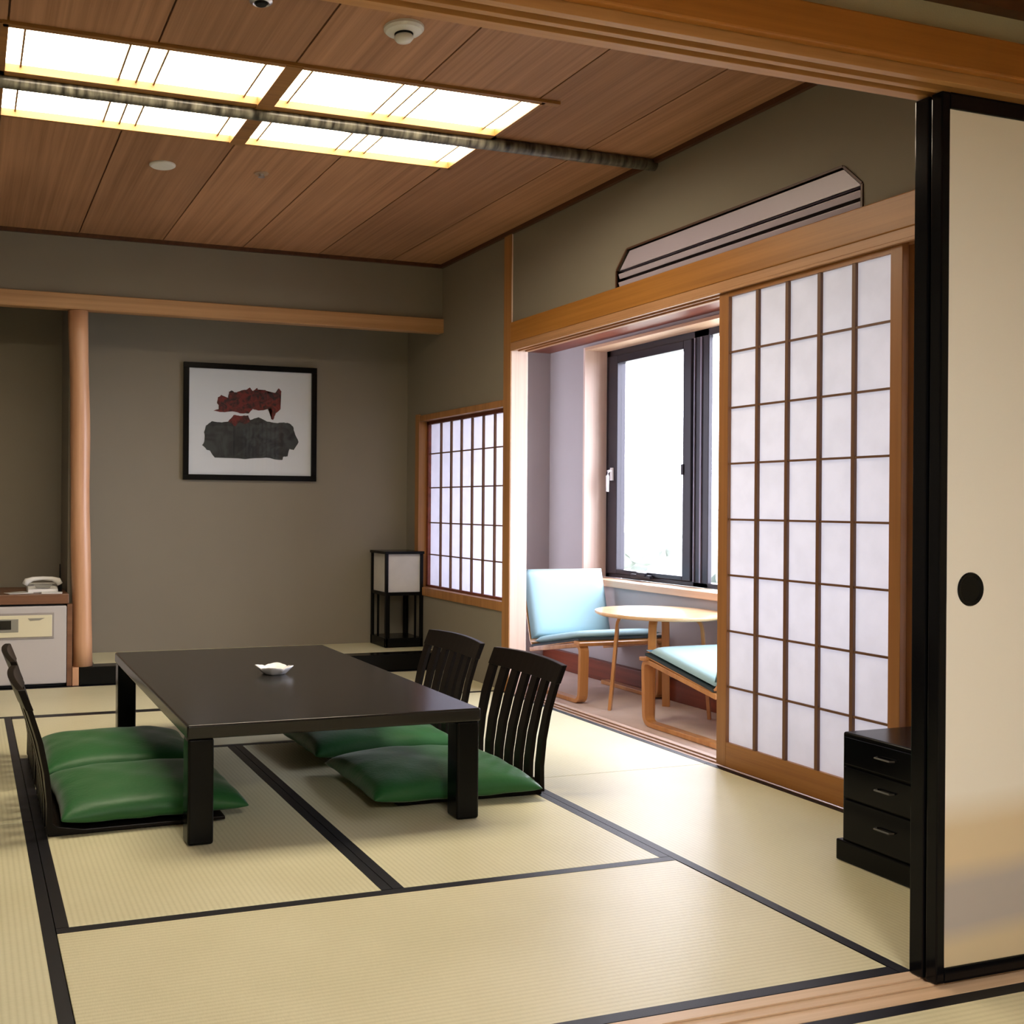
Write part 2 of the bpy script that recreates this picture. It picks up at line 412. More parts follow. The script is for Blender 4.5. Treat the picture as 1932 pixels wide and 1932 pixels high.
bm = newbm(); box(bm, -1.7, XW+.09, -2.38, -2.3, -.1, 2.7); struct('wall_near_back', bm, PLASTER_N)
bm = newbm(); box(bm, XW, XW+.09, -2.3, 1.0, -.1, 2.7); struct('wall_near_right', bm, PLASTER_N)
# ceilings
bm = newbm()
LX0, LX1, LY0, LY1 = .10, 2.095, 3.575, 4.435
g = .0035
xs = [.118 + .4865*k for k in range(-2, 7)]
xs = [XL-.05] + [x for x in xs if x > XL] + [XW+.05]
for a, b in zip(xs, xs[1:]):
    a += g; b -= g
    for y0, y1 in ((YS-.1, LY0), (LY0, LY1), (LY1, 6.3)):
        if y0 == LY0:
            if b <= LX0: box(bm, a, b, y0, y1, ZC, ZC+.02)
            elif a >= LX1: box(bm, a, b, y0, y1, ZC, ZC+.02)
            elif a < LX0: box(bm, a, LX0, y0, y1, ZC, ZC+.02)
            elif b > LX1: box(bm, LX1, b, y0, y1, ZC, ZC+.02)
        else: box(bm, a, b, y0, y1, ZC, ZC+.02)
struct('ceiling', bm, CEIL, bevel=0)
bm = newbm(); box(bm, XL-.1, XW+.1, YS-.1, LY0, ZC+.012, ZC+.03); box(bm, XL-.1, XW+.1, LY1, YT+.1, ZC+.012, ZC+.03)
box(bm, XL-.1, LX0, LY0, LY1, ZC+.012, ZC+.03); box(bm, LX1, XW+.1, LY0, LY1, ZC+.012, ZC+.03)
box(bm, LX0-.02, LX1+.02, LY0-.02, LY1+.02, ZC+.16, ZC+.18)
struct('ceiling_backing', bm, DARKTRIM, label='dark backing boards above the ceiling joints', cat='ceiling')
bm = newbm(); box(bm, -1.7, XW+.1, -2.35, 1.752, 2.185, 2.21); struct('ceiling_near', bm, CEIL, label='wooden ceiling of the room the picture is taken from', cat='ceiling')
bm = newbm(); box(bm, 3.0, XE+.3, 1.0, YE+.1, 2.215, 2.24); struct('ceiling_sunroom', bm, RED_Y, label='reddish wooden ceiling of the narrow window room', cat='ceiling')
bm = newbm(); box(bm, 3.005, XE+.3, 1.0, YE+.1, 2.24, 2.75); struct('ceiling_void', bm, EXT, label='closed space above the window room ceiling', cat='ceiling')
# ceiling mouldings
bm = newbm()
box(bm, XW-.022, XW, YS, 6.262, ZC-.022, ZC); box(bm, XL, XW, 6.24, 6.262, ZC-.022, ZC); box(bm, XL, XL+.022, YS, 6.24, ZC-.022, ZC)
struct('trim_2', bm, DARKTRIM, label='dark moulding where walls meet the ceiling', cat='trim')
bm = newbm(); box(bm, -1.6, XW, 1.722, 1.752, 2.15, 2.186)
struct('trim_3', bm, DARKTRIM, label='dark ceiling moulding of the near room', cat='trim')
# sunroom walls
WIN0, WIN1, WB, WT = 2.0, 6.585, .55, 2.17
bm = newbm()
box(bm, XE, XG+.1, 1.0, YE+.05, -.2, WB-.045); box(bm, XE, XG+.1, 1.0, YE+.05, WT, 2.75)
box(bm, XE, XG+.1, WIN1, YE+.05, WB-.045, WT); box(bm, XE, XG+.1, 1.0, WIN0, WB-.045, WT)
struct('wall_window', bm, PLASTER_G, label='grey plaster wall around the big window', cat='wall')
bm = newbm(); box(bm, 3.0, XE+.05, YE, YE+.08, -.2, 2.3); struct('wall_sunroom_end', bm, PLASTER_G)
bm = newbm(); box(bm, XW+.09, XE+.05, .92, 1.0, -.2, 2.7); struct('wall_sunroom_near', bm, PLASTER_G)
bm = newbm(); box(bm, 3.0, 3.01, 1.0, WY0+.0, -.16, -.001); box(bm, 3.0, 3.01, WY0, YE, -.16, .0)
struct('baseboard_step', bm, RED_Y, label='riser of the step down to the window room', cat='baseboard')
bm = newbm(); box(bm, 4.150, XE, 1.0, YE, ZE, -.012)
struct('baseboard_window', bm, RED_Y, bevel=.006, label='reddish wooden plinth box along the foot of the window wall', cat='baseboard')

# ---------- wood members of the right wall
bm = newbm(); box(bm, XW-.016, XW+.004, YS-.0, 5.325, 1.972, 2.088)
struct('trim_4', bm, AMB_Y, bevel=.004, label='wide amber wall rail above the shoji', cat='trim')
bm = newbm()
for a, b in ((XW-.011, XW+.006), (XW+.038, XW+.048), (XW+.082, XW+.11)):
    box(bm, a, b, YS, 5.327, 1.928, 1.939)
box(bm, XW-.011, XW+.11, YS, 5.327, 1.939, 1.982)
struct('trim_5', bm, wood('head_track_wood', srgb(152, 108, 72), srgb(186, 140, 100), 'Y', .45), bevel=.001, label='grooved head track the shoji slide in', cat='trim')
bm = newbm(); box(bm, XW+.1, XW+.16, 1.0, 5.6, 1.99, 2.22)
struct('trim_6', bm, RED_Y, label='reddish board above the head track on the window side', cat='trim')
bm = newbm()
box(bm, XW-.008, XW+.10, 5.325, 5.408, -.05, 2.60)
struct('trim_7', bm, PALE_Z, bevel=.004, label='square wooden post between the low shoji window and the opening', cat='post')
bm = newbm(); box(bm, XW-.012, XW-.008, 5.326, 5.407, 0, 2.59)
struct('trim_8', bm, AMB_Z, label='amber room-side face of the square post', cat='post')
# bottom track
bm = newbm()
box(bm, XW, XW+.108, YS, 5.325, -.05, -.006)
for a, b in ((XW, XW+.006), (XW+.036, XW+.042), (XW+.075, XW+.108)): box(bm, a, b, YS, 5.325, -.006, .0)
struct('trim_9', bm, wood('worn_track_wood', srgb(140, 112, 94), srgb(172, 142, 122), 'Y', .35), bevel=.001, label='grooved floor track under the shoji', cat='trim')
# low window surround
bm = newbm()
box(bm, XW-.013, XW+.082, WY1-.005, WY1+.055, WZ0-.052, WZ1+.045)
box(bm, XW-.012, XW+.081, WY0+.004, WY1-.006, WZ1-.004, WZ1+.035)
box(bm, XW-.012, XW+.081, WY0+.004, WY1-.006, WZ0-.05, WZ0+.004)
struct('trim_10', bm, AMB_Z, bevel=.002, label='amber wooden surround of the low shoji window', cat='trim')

# ---------- alcove members
bm = newbm(); box(bm, XL, XW, YB-.005, YB+.075, 2.168, 2.258)
struct('trim_11', bm, BEAM, bevel=.004, label='pale wooden beam across the head of both alcoves', cat='beam')
bm = newbm(); n = 20
zs = [.106 + 2.06*k/14 for k in range(15)]
tube(bm, [(.648 - .037*z/2.17 + .003*math.sin(z*5), 6.292, z) for z in zs], [.056 + .002*math.sin(z*9+1) for z in zs], n)
po = obj('alcove_pillar', bm, PILLAR, smooth=True)
tag(po, 'round polished wooden pillar standing left of the picture alcove', 'pillar')
bm = newbm(); box(bm, .624, XW, YB-.008, YB+.11, 0, .105)
tag(obj('alcove_sill', bm, LACQ, bevel=.004), 'black lacquered sill along the front of the picture alcove', 'sill')
# alcove floor mat, resting on a base
bm = newbm(); box(bm, .586, .622, YB-.004, YB+.11, 0, .105); struct('trim_18', bm, PILLAR, label='small wooden block under the left side of the round pillar', cat='block')
bm = newbm(); box(bm, .60, XW, YB+.112, YT, 0, .085); struct('floor_alcove', bm, DARKTRIM, label='base under the alcove mat', cat='floor')

# ---------- near opening: kamoi, nageshi, sill
bm = newbm()
KY0, KY1 = 1.745, 1.850
box(bm, -1.6, XW, KY0, KY1, 2.006, 2.014)
for a, b in ((KY0, 1.764), (1.786, 1.801), (1.822, KY1)): box(bm, -1.6, XW, a, b, 1.98, 2.006)
struct('trim_12', bm, KAMOI, bevel=.001, label='grooved head track over the sliding-door opening', cat='trim')
bm = newbm(); box(bm, -1.6, XW, 1.722, 1.7445, 2.002, 2.082)
struct('trim_13', bm, AMB_X, bevel=.004, label='amber wall rail over the sliding-door opening', cat='trim')
bm = newbm(); box(bm, -1.6, XW, 1.7365, YS-.001, -.05, -.004)
for a, b in ((1.7365, 1.764), (1.786, 1.801), (1.822, YS-.001)): box(bm, -1.6, XW, a, b, -.004, .0)
struct('trim_14', bm, PALE_X, bevel=.0008, label='pale wooden floor track of the sliding doors', cat='trim')

# ================================================================== TATAMI
def mat_obj(x0, x1, y0, y1, long, label, heri=(1, 1), z=0, nm='tatami_mat'):
    t = thing(nm, label, 'tatami mat', ((x0+x1)/2, (y0+y1)/2, z-.055 if z == 0 else z), 0, 'tatami mats on the floor')
    cx, cy = (x0+x1)/2, (y0+y1)/2; d = .0012; hx, hy = (x1-x0)/2-d, (y1-y0)/2-d; th = .055 if z == 0 else .02
    bm = newbm(); box(bm, -hx, hx, -hy, hy, 0, th-.0008)
    obj('rush_surface', bm, TAT_Y if long == 'Y' else TAT_X, t, bevel=.002)
    w = .032
    for s, on in ((-1, heri[0]), (1, heri[1])):
        if not on: continue
        bm = newbm()
        if long == 'Y': a = (s*hx, s*(hx-w)); box(bm, min(a), max(a), -hy, hy, .002, th)
        else: a = (s*hy, s*(hy-w)); box(bm, -hx, hx, min(a), max(a), .002, th)
        obj('border_strip', bm, HERI, t)
    return t
mat_obj(X0, X2, YS, Y0, 'X', 'tatami mat lying crosswise in the foreground, along the door track')
mat_obj(X0, X1, Y0, Y1, 'Y', 'tatami mat under the left half of the low black table')
mat_obj(X1, X2, Y0, Y1, 'Y', 'tatami mat under the right half of the low black table')
mat_obj(X0, X2, Y1, Y2, 'X', 'tatami mat lying crosswise just behind the low black table')
mat_obj(X2, XW, YS, 3.62, 'Y', 'tatami mat holding the small black drawer chest')
mat_obj(X2, XW, 3.62, Y2, 'Y', 'bright tatami mat beside the open shoji doorway')
mat_obj(XL, X0, YS, 3.62, 'Y', 'tatami mat at the lower left edge of the picture')
mat_obj(XL, X0, 3.62, Y2, 'Y', 'tatami mat behind the backs of the left chairs')
mat_obj(XL, X1, Y2, YB-.01, 'X', 'tatami mat in front of the grey heater cabinet')
mat_obj(X1, XW, Y2, YB-.01, 'X', 'tatami mat in front of the black alcove sill')
mat_obj(1.0, XW, .84, 1.7355, 'X', 'tatami mat in the near room, bottom right corner, outside the door track')
mat_obj(-.9, 1.0, .84, 1.7355, 'X', 'near-room tatami mat left of the one in the bottom right corner')
bm = newbm(); box(bm, -1.6, XW, -2.3, .838, -.055, 0)
struct('floor_near', bm, TAT_X, label='tatami floor of the near room behind the camera', cat='floor')
mat_obj(.72, XW, YB+.112, YT-.002, 'X', 'thin tatami mat on the raised alcove floor under the lamp', (0, 0), z=.085)

# ================================================================== CEILING LIGHT + BAMBOO POLE
t = thing('ceiling_light', 'large recessed ceiling light with four lit panels in a wooden grid', 'light', ((LX0+LX1)/2, (LY0+LY1)/2, ZC))
ox, oy = t.location.x, t.location.y
def tl(x): return x-ox
def tly(y): return y-oy
bm = newbm()
f = .022; hz0, hz1 = -.012, .06; PZ = .018
THINBAR = mat('thin_bar_wood', (.22, .13, .05, 1), .6)
box(bm, tl(LX0-.0), tl(LX1+.06), tly(LY0-.004), tly(LY0+f), hz0, hz1)      # near bar runs a little past the corner
box(bm, tl(LX0), tl(LX1), tly(LY1-.016), tly(LY1), hz0, hz1)
box(bm, tl(LX0-.03), tl(LX0+.02), tly(LY0), tly(LY1), hz0, hz1); box(bm, tl(LX1-.016), tl(LX1), tly(LY0), tly(LY1), hz0, hz1)
box(bm, tl(1.055), tl(1.12), tly(LY0), tly(LY1), hz0-.004, hz1)
box(bm, tl(LX0), tl(LX1), tly(3.965), tly(4.055), hz0, hz1)
obj('frame', bm, wood('light_frame_wood', srgb(120, 80, 36), srgb(160, 112, 56), 'X', .45), t, bevel=.001)
for (xa, xb) in ((LX0+.02, 1.055), (1.12, LX1-.016)):
    for (ya, yb) in ((LY0+f, 3.965), (4.055, LY1-.016)):
        bm = newbm(); box(bm, tl(xa), tl(xb), tly(ya), tly(yb), PZ, PZ+.006)
        pn = obj('light_panel', bm, PANEL, t)
        w = xb-xa
        for k in (.058, .43, .5, .57, .942):
            x = xa+w*k
            bm = newbm(); box(bm, tl(x)-.0035, tl(x)+.0035, tly(ya), tly(yb), PZ-.009, PZ-.0005)
            obj('lattice_bar', bm, THINBAR, pn)
bm = newbm()
nseg = 60; P_ = []; R_ = []
for k in range(nseg+1):
    x = XL + (XW-XL)*k/nseg
    P_.append((x, 4.03, ZC-.0235)); R_.append(.0262 + (.0018 if k % 9 == 0 else 0))
tube(bm, P_, R_, 18)
tag(obj('bamboo_pole', bm, BAMBOO, smooth=True), 'dark smoked bamboo pole running under the ceiling light to the right wall', 'pole')

# ceiling devices
t = thing('smoke_detector', 'white domed smoke detector on the ceiling nearest the door opening', 'smoke detector', (1.34, 3.19, ZC))
bm = newbm(); lathe(bm, [(0, 0), (.066, 0), (.066, -.008), (.058, -.016), (.036, -.022), (0, -.022)]); obj('base', bm, WPLAS, t, smooth=False)
bm = newbm(); lathe(bm, [(0, -.022), (.031, -.022), (.030, -.028), (0, -.028)]); obj('vent_ring', bm, BLACK, t)
bm = newbm(); lathe(bm, [(0, -.026), (.029, -.028), (.032, -.036), (.024, -.046), (0, -.049)]); obj('sensor_cap', bm, WPLAS, t, smooth=True)
t = thing('ceiling_spotlight', 'small round ceiling fitting with dark centre at the top edge', 'spotlight', (.852, 3.165, ZC))
bm = newbm(); lathe(bm, [(.022, 0), (.036, 0), (.036, -.006), (.026, -.012), (.022, -.010), (.022, 0)]); obj('ring', bm, METAL, t)
bm = newbm(); lathe(bm, [(0, -.001), (.021, -.001), (.017, -.016), (0, -.018)]); obj('centre', bm, BLACK, t)
bm = newbm(); lathe(bm, [(0, 0), (.060, 0), (.060, -.006), (.052, -.011), (0, -.012)], (.843, 4.85, ZC))
tag(obj('ceiling_speaker', bm, WPLAS), 'flat white disc on the ceiling behind the light, left one', 'ceiling disc')
t = thing('ceiling_sprinkler', 'tiny pale sprinkler head on the ceiling right of the white disc', 'sprinkler', (1.305, 4.82, ZC))
bm = newbm(); lathe(bm, [(0, 0), (.034, 0), (.032, -.004), (0, -.005)]); obj('plate', bm, mat('beige_cover', (.36, .24, .16, 1), .5), t)
bm = newbm(); lathe(bm, [(0, -.005), (.010, -.005), (.008, -.016), (.016, -.017), (.016, -.019), (0, -.019)]); obj('nozzle', bm, METAL, t)
# near-room lamp (lights the near room; out of the picture)
t = thing('near_room_lamp', 'square wooden-framed paper ceiling lamp of the near room', 'lamp', (.75, -.35, 2.185))
bm = newbm(); box(bm, -.3, .3, -.3, .3, -.075, -.07); obj('lamp_panel', bm, NEARLAMP, t)
bm = newbm()
for a in (-.32, .3): box(bm, a, a+.02, -.32, .32, -.08, 0); box(bm, -.3, .3, a, a+.02, -.08, 0)
obj('lamp_frame', bm, AMB_X, t)

# ================================================================== SHOJI
def shoji(x, y0, y1, z0, z1, nv, nh, label, st=.048, top=.03, bot=.098, far_st=None, th=.028):
    t = thing('shoji_screen', label, 'shoji screen', (x, (y0+y1)/2, z0)); cy = (y0+y1)/2
    f1 = far_st or st; H = z1-z0
    for a, b in ((y0-cy, y0-cy+st), (y1-cy-f1, y1-cy)):
        bm = newbm(); box(bm, 0, th, a, b, 0, H); obj('stile', bm, SHOJI_W, t, bevel=.002)
    bm = newbm(); box(bm, .001, th-.001, y0-cy+st, y1-cy-f1, H-top, H); obj('top_rail', bm, SHOJI_H, t)
    bm = newbm(); box(bm, .001, th-.001, y0-cy+st, y1-cy-f1, 0, bot); obj('bottom_rail', bm, SHOJI_H, t)
    ya, yb = y0-cy+st, y1-cy-f1; za, zb = bot, H-top
    bm = newbm()
    for k in range(1, nv): y = ya+(yb-ya)*k/nv; box(bm, .004, .016, y-.0075, y+.0075, za, zb)
    for k in range(1, nh): z = za+(zb-za)*k/nh; box(bm, .006, .014, ya, yb, z-.004, z+.004)
    obj('lattice', bm, KUMIKO, t)
    bm = newbm(); vs = [bm.verts.new(p) for p in ((.0165, ya, za), (.0165, yb, za), (.0165, yb, zb), (.0165, ya, zb))]; bm.faces.new(vs)
    obj('paper', bm, PAPER, t)
    return t
shoji(XW+.007, 2.702, 3.60, .004, 1.938, 5, 8, 'shoji screen with eight rows of panes, standing clear right of the armchairs', far_st=.056)
shoji(XW+.044, 1.862, 2.735, .004, 1.938, 5, 8, 'shoji screen almost hidden behind the black door edge', far_st=.05)
# low fixed shoji window
t = thing('window_2', 'low shoji window with narrow panes left of the square post', 'shoji window', (XW+.045, 6.0, WZ0+.006)); t['kind'] = 'structure'
bm = newbm()
A, B = WY0+.006-6.0, WY1-.008-6.0; H = WZ1-WZ0-.012
box(bm, 0, .03, A, B, 0, .012); box(bm, 0, .03, A, B, H-.02, H); box(bm, 0, .03, B-.03, B, 0, H); box(bm, 0, .03, A, A+.02, 0, H)
obj('window_frame', bm, RED_Y, t)
bm = newbm()
for y in (6.39, 6.235, 6.085, 5.935, 5.785, 5.637, 5.49): box(bm, .008, .02, y-6.0-.0075, y-6.0+.0075, 0, H)
for z in (1.395, 1.166, .931, .717): box(bm, .010, .018, A, B, z-WZ0-.004, z-WZ0+.004)
obj('lattice', bm, KUMIKO, t)
bm = newbm(); bm.faces.new([bm.verts.new(p) for p in ((.0205, A, 0), (.0205, B, 0), (.0205, B, H), (.0205, A, H))])
obj('paper', bm, PAPER_B, t)

# ================================================================== BIG WINDOW
t = thing('window_1', 'dark-framed casement window with bright sky outside', 'window', (XG, 5.5, WB)); t['kind'] = 'structure'
def wy(y): return y-5.5
def wz(z): return z-WB
bm = newbm(); F0, F1 = 5.47, 6.583
box(bm, -.03, .06, wy(6.535), wy(F1), 0, wz(WT)); box(bm, -.03, .06, wy(WIN0), wy(WIN0+.05), 0, wz(WT))
box(bm, -.03, .06, wy(WIN0), wy(F1), 0, .03); box(bm, -.03, .06, wy(WIN0), wy(F1), wz(WT)-.045, wz(WT))
box(bm, -.03, .0, wy(5.475), wy(5.615), 0, wz(WT)); box(bm, -.03, .0, wy(4.2), wy(4.26), 0, wz(WT)); box(bm, -.03, .0, wy(3.1), wy(3.16), 0, wz(WT))
obj('window_frame', bm, ALU, t, bevel=.003)
bm = newbm(); box(bm, -.038, -.029, wy(5.535), wy(5.548), .03, wz(WT)-.045); box(bm, -.038, -.029, wy(5.60), wy(5.61), .03, wz(WT)-.045)
obj('drain_rails', bm, ALU_L, t)
sash = None
bm = newbm(); S0, S1, SZ0, SZ1 = 5.62, 6.53, .032, wz(WT)-.047
box(bm, -.05, .02, wy(S0), wy(5.70), SZ0, SZ1); box(bm, -.05, .02, wy(6.425), wy(S1), SZ0, SZ1)
box(bm, -.05, .02, wy(5.70), wy(6.425), SZ0, SZ0+.03); box(bm, -.05, .02, wy(5.70), wy(6.425), SZ1-.055, SZ1)
sash = obj('casement_sash', bm, ALU, t, bevel=.004)
bm = newbm(); box(bm, -.017, -.012, wy(5.70), wy(6.425), SZ0+.03, SZ1-.055); obj('glass_pane', bm, GLASS, sash)
bm = newbm(); box(bm, -.012, -.008, wy(4.26), wy(5.475), .03, wz(WT)-.045); obj('glass_pane', bm, GLASS, t)
bm = newbm(); box(bm, -.012, -.008, wy(3.16), wy(4.2), .03, wz(WT)-.045); obj('glass_pane', bm, GLASS, t)
bm = newbm(); box(bm, -.012, -.008, wy(WIN0+.05), wy(3.1), .03, wz(WT)-.045); obj('glass_pane', bm, GLASS, t)
bm = newbm()
box(bm, -.062, -.05, wy(6.462), wy(6.49), wz(1.24), wz(1.33))
tube(bm, [(-.062, wy(6.475), wz(1.31)), (-.09, wy(6.47), wz(1.305)), (-.096, wy(6.468), wz(1.27)), (-.096, wy(6.468), wz(1.16))], [.010, .011, .012, .010], 10)
obj('handle', bm, WHITE, sash, smooth=False)
bm = newbm(); box(bm, -.075, -.05, wy(6.0), wy(6.22), .02, .045); box(bm, -.085, -.06, wy(6.05), wy(6.14), .035, .06)
obj('stay_winder', bm, ALU, sash, bevel=.004)
bm = newbm(); box(bm, -.058, -.05, wy(5.685), wy(5.71), wz(1.26), wz(1.33)); obj('latch', bm, ALU, sash, bevel=.003)
# window reveal lining and sill
bm = newbm(); box(bm, XE-.012, XG-.03, WIN1-.001, WIN1+.02, WB-.045, WT+.02); struct('trim_15', bm, PALE_Z, label='pale wooden side lining of the window recess', cat='trim')
bm = newbm(); box(bm, XE-.012, XG-.03, WIN0, WIN1, WT-.001, WT+.02); struct('trim_16', bm, PALE_Y, label='pale wooden head lining of the window recess', cat='trim')
bm = newbm(); box(bm, XE-.03, XG-.03, WIN0, WIN1+.02, WB-.046, WB-.001); struct('trim_17', bm, PALE_Y, bevel=.004, label='pale wooden window sill', cat='sill')

# ================================================================== AIR CONDITIONER BEHIND THE OPENING
t = thing('air_conditioner', 'pale built-in air conditioner in the cut-cornered opening above the shoji', 'air conditioner', (XW+.004, 3.59, 2.088))
L_ = (HY1-HY0)/2-.007
def acp(z0, z1, x0, x1, c=0):
    bm = newbm()
    if c: prism(bm, [(-L_, z0), (L_, z0), (L_, z1-c), (L_-c, z1), (-L_+c, z1), (-L_, z1-c)], x0, x1, 'X')
    else: box(bm, x0, x1, -L_, L_, z0, z1)
    return bm
obj('casing', acp(0, .158, .035, .065, .08), ACD, t)
obj('upper_panel', acp(.082, .160, .004, .03, .080), ACM, t, bevel=.003)
for z in (.014, .054):
    bm = newbm(); M = Matrix.Rotation(math.radians(-20), 4, 'Y')
    box(bm, -.018, .018, -L_, L_, -.0125, .0125)
    for v in bm.verts: v.co = M @ v.co + Vector((.018, 0, z+.006))
    obj('louvre', bm, ACM, t, bevel=.002)

# ================================================================== PICTURE
t = thing('framed_picture', 'black-framed ink picture of red leaves over a grey stone on the alcove wall', 'picture', (1.786, YT, 1.592))
W, H, fw = .455, .383, .036
bm = newbm()
box(bm, -W, W, -.028, -.002, H-fw, H); box(bm, -W, W, -.028, -.002, -H, -H+fw); box(bm, -W, -W+fw, -.028, -.002, -H+fw, H-fw); box(bm, W-fw, W, -.028, -.002, -H+fw, H-fw)
obj('frame', bm, LACQ, t, bevel=.002)
bm = newbm(); box(bm, -W+fw, W-fw, -.010, -.004, -H+fw, H-fw); obj('mount', bm, MATB, t)
def px(u, v):       # crop pixels of the picture -> local X,Z
    U = 320+u/6.44; V = 660+v/6.44; k = (U-345)/250
    return (-.457+.914*k, .383-(V-683-12*k)*.766/(222-9*k))
def blot(pts, m, name, y, jit=.002):
    out = []
    for i, a in enumerate(pts):
        b = pts[(i+1) % len(pts)]; A_ = Vector(px(*a)); B_ = Vector(px(*b))
        for k in range(4): q = A_.lerp(B_, k/4); out.append((q.x+random.uniform(-jit, jit), q.y+random.uniform(-jit, jit)))
    bm = newbm(); vs = [bm.verts.new((p[0], y, p[1])) for p in out]; f_ = bm.faces.new(vs)
    bmesh.ops.triangulate(bm, faces=[f_])
    obj(name, bm, m, t)
blot([(410,1000),(435,920),(500,870),(620,880),(700,880),(800,830),(950,850),(1060,820),(1160,870),(1270,890),(1350,880),(1430,890),(1480,930),(1500,1000),(1550,1120),(1490,1215),(1440,1200),(1415,1290),(1360,1300),(1350,1340),(1150,1310),(900,1325),(540,1310),(480,1230),(440,1210),(390,1160),(425,1090)], GREYINK, 'stone_ink', -.0112)
blot([(520,740),(580,720),(600,690),(560,650),(570,580),(610,550),(690,585),(700,510),(730,495),(770,520),(850,495),(920,480),(950,455),(985,500),(1040,465),(1060,505),(1140,485),(1170,530),(1260,520),(1300,465),(1335,500),(1310,600),(1325,720),(1270,770),(1235,850),(1205,840),(1230,760),(1210,700),(1170,720),(1060,740),(985,720),(940,770),(860,775),(740,745),(620,760)], REDINK, 'leaf_ink', -.0118)
blot([(690,870),(760,790),(830,800),(930,800),(960,860),(900,905),(830,880),(770,930),(730,890)], REDINK, 'leaf_ink', -.0124)
bm = newbm(); bm.faces.new([bm.verts.new(p) for p in ((-W+fw, -.016, -H+fw), (W-fw, -.016, -H+fw), (W-fw, -.016, H-fw), (-W+fw, -.016, H-fw))])
obj('glass', bm, PGLASS, t)

# ================================================================== FLOOR LAMP IN THE ALCOVE
t = thing('floor_lamp', 'black-framed paper lantern lamp standing in the alcove corner', 'lamp', (2.775, 6.66, .105))
a = .126; p = .010
for sx_ in (-1, 1):
    for sy in (-1, 1):
        bm = newbm(); box(bm, sx_*a-p, sx_*a+p, sy*a-p, sy*a+p, 0, .632); obj('post', bm, LACQ, t, bevel=.001)
bm = newbm(); box(bm, -a-.016, a+.016, -a-.016, a+.016, .622, .640); obj('top_board', bm, LACQ, t, bevel=.002)
bm = newbm(); box(bm, -a-.010, a+.010, -a-.010, a+.010, .0, .062); obj('base', bm, LACQ, t, bevel=.003)
bm = newbm(); box(bm, -a, a, -a, a, .345, .362)
for q in (-1, 1): box(bm, -a, a, q*a-.008, q*a+.008, .345, .368); box(bm, q*a-.008, q*a+.008, -a, a, .345, .368)
obj('middle_rail', bm, LACQ, t)
bm = newbm(); b_ = a-.004
box(bm, -b_, b_, -b_, -b_+.002, .362, .622); box(bm, -b_, b_, b_-.002, b_, .362, .622); box(bm, -b_, -b_+.002, -b_, b_, .362, .622); box(bm, b_-.002, b_, -b_, b_, .362, .622)
obj('paper_shade', bm, LPAPER, t)
for q in (-1, 1):
    for r in (-1, 1):
        bm = newbm(); box(bm, q*(a-.03)-.006, q*(a-.03)+.006, r*(a-.03)-.006, r*(a-.03)+.006, .06, .345)
        obj('inner_bar', bm, LACQ, t)

# ================================================================== LOW TABLE
t = thing('low_table', 'low black lacquered table in the middle of the tatami room', 'table', (1.146, 4.040, 0))
hx, hy = .500, .837
bm = newbm(); box(bm, -hx, hx, -hy, hy, .328, .373); o = obj('tabletop', bm, LACQ_T, t, bevel=.008, seg=3); shade(o)
for sx_ in (-1, 1):
    for sy in (-1, 1):
        bm = newbm(); xa = sx_*(hx-.004); xb = sx_*(hx-.086); ya = sy*(hy-.004); yb = sy*(hy-.086)
        box(bm, min(xa, xb), max(xa, xb), min(ya, yb), max(ya, yb), 0, .33)
        o = obj('leg', bm, LACQ, t, bevel=.010, seg=3); shade(o)
# ashtray
t = thing('ashtray', 'small white ceramic ashtray in the middle of the black table', 'ashtray', (1.175, 4.09, .3735), .35)
bm = newbm(); n = 48; prof = [(0, .006), (.030, .007), (.044, .020), (.062, .030), (.066, .030), (.058, .020), (.040, .003), (.036, 0), (0, 0)]
rings = []
for i, (r, z) in enumerate(prof):
    ring = []
    for k in range(n):
        th = 2*PI*k/n
        sq = 1/max(abs(math.cos(th)), abs(math.sin(th)))**.55
        zz = z + (.004*max(0, math.cos(4*th+PI))**1.0 if 2 < i < 6 else 0)
        zz -= (.006*max(0, math.cos(4*th))**6 if 2 < i < 6 else 0)
        ring.append(bm.verts.new((r*sq*math.cos(th), r*sq*math.sin(th), zz)))
    rings.append(ring)
for ra, rb in zip(rings, rings[1:]):
    for k in range(n):
        try: bm.faces.new((ra[k], rb[k], rb[(k+1) % n], ra[(k+1) % n]))
        except ValueError: pass
bmesh.ops.remove_doubles(bm, verts=bm.verts, dist=1e-5)
obj('bowl', bm, WHITE, t, smooth=True)

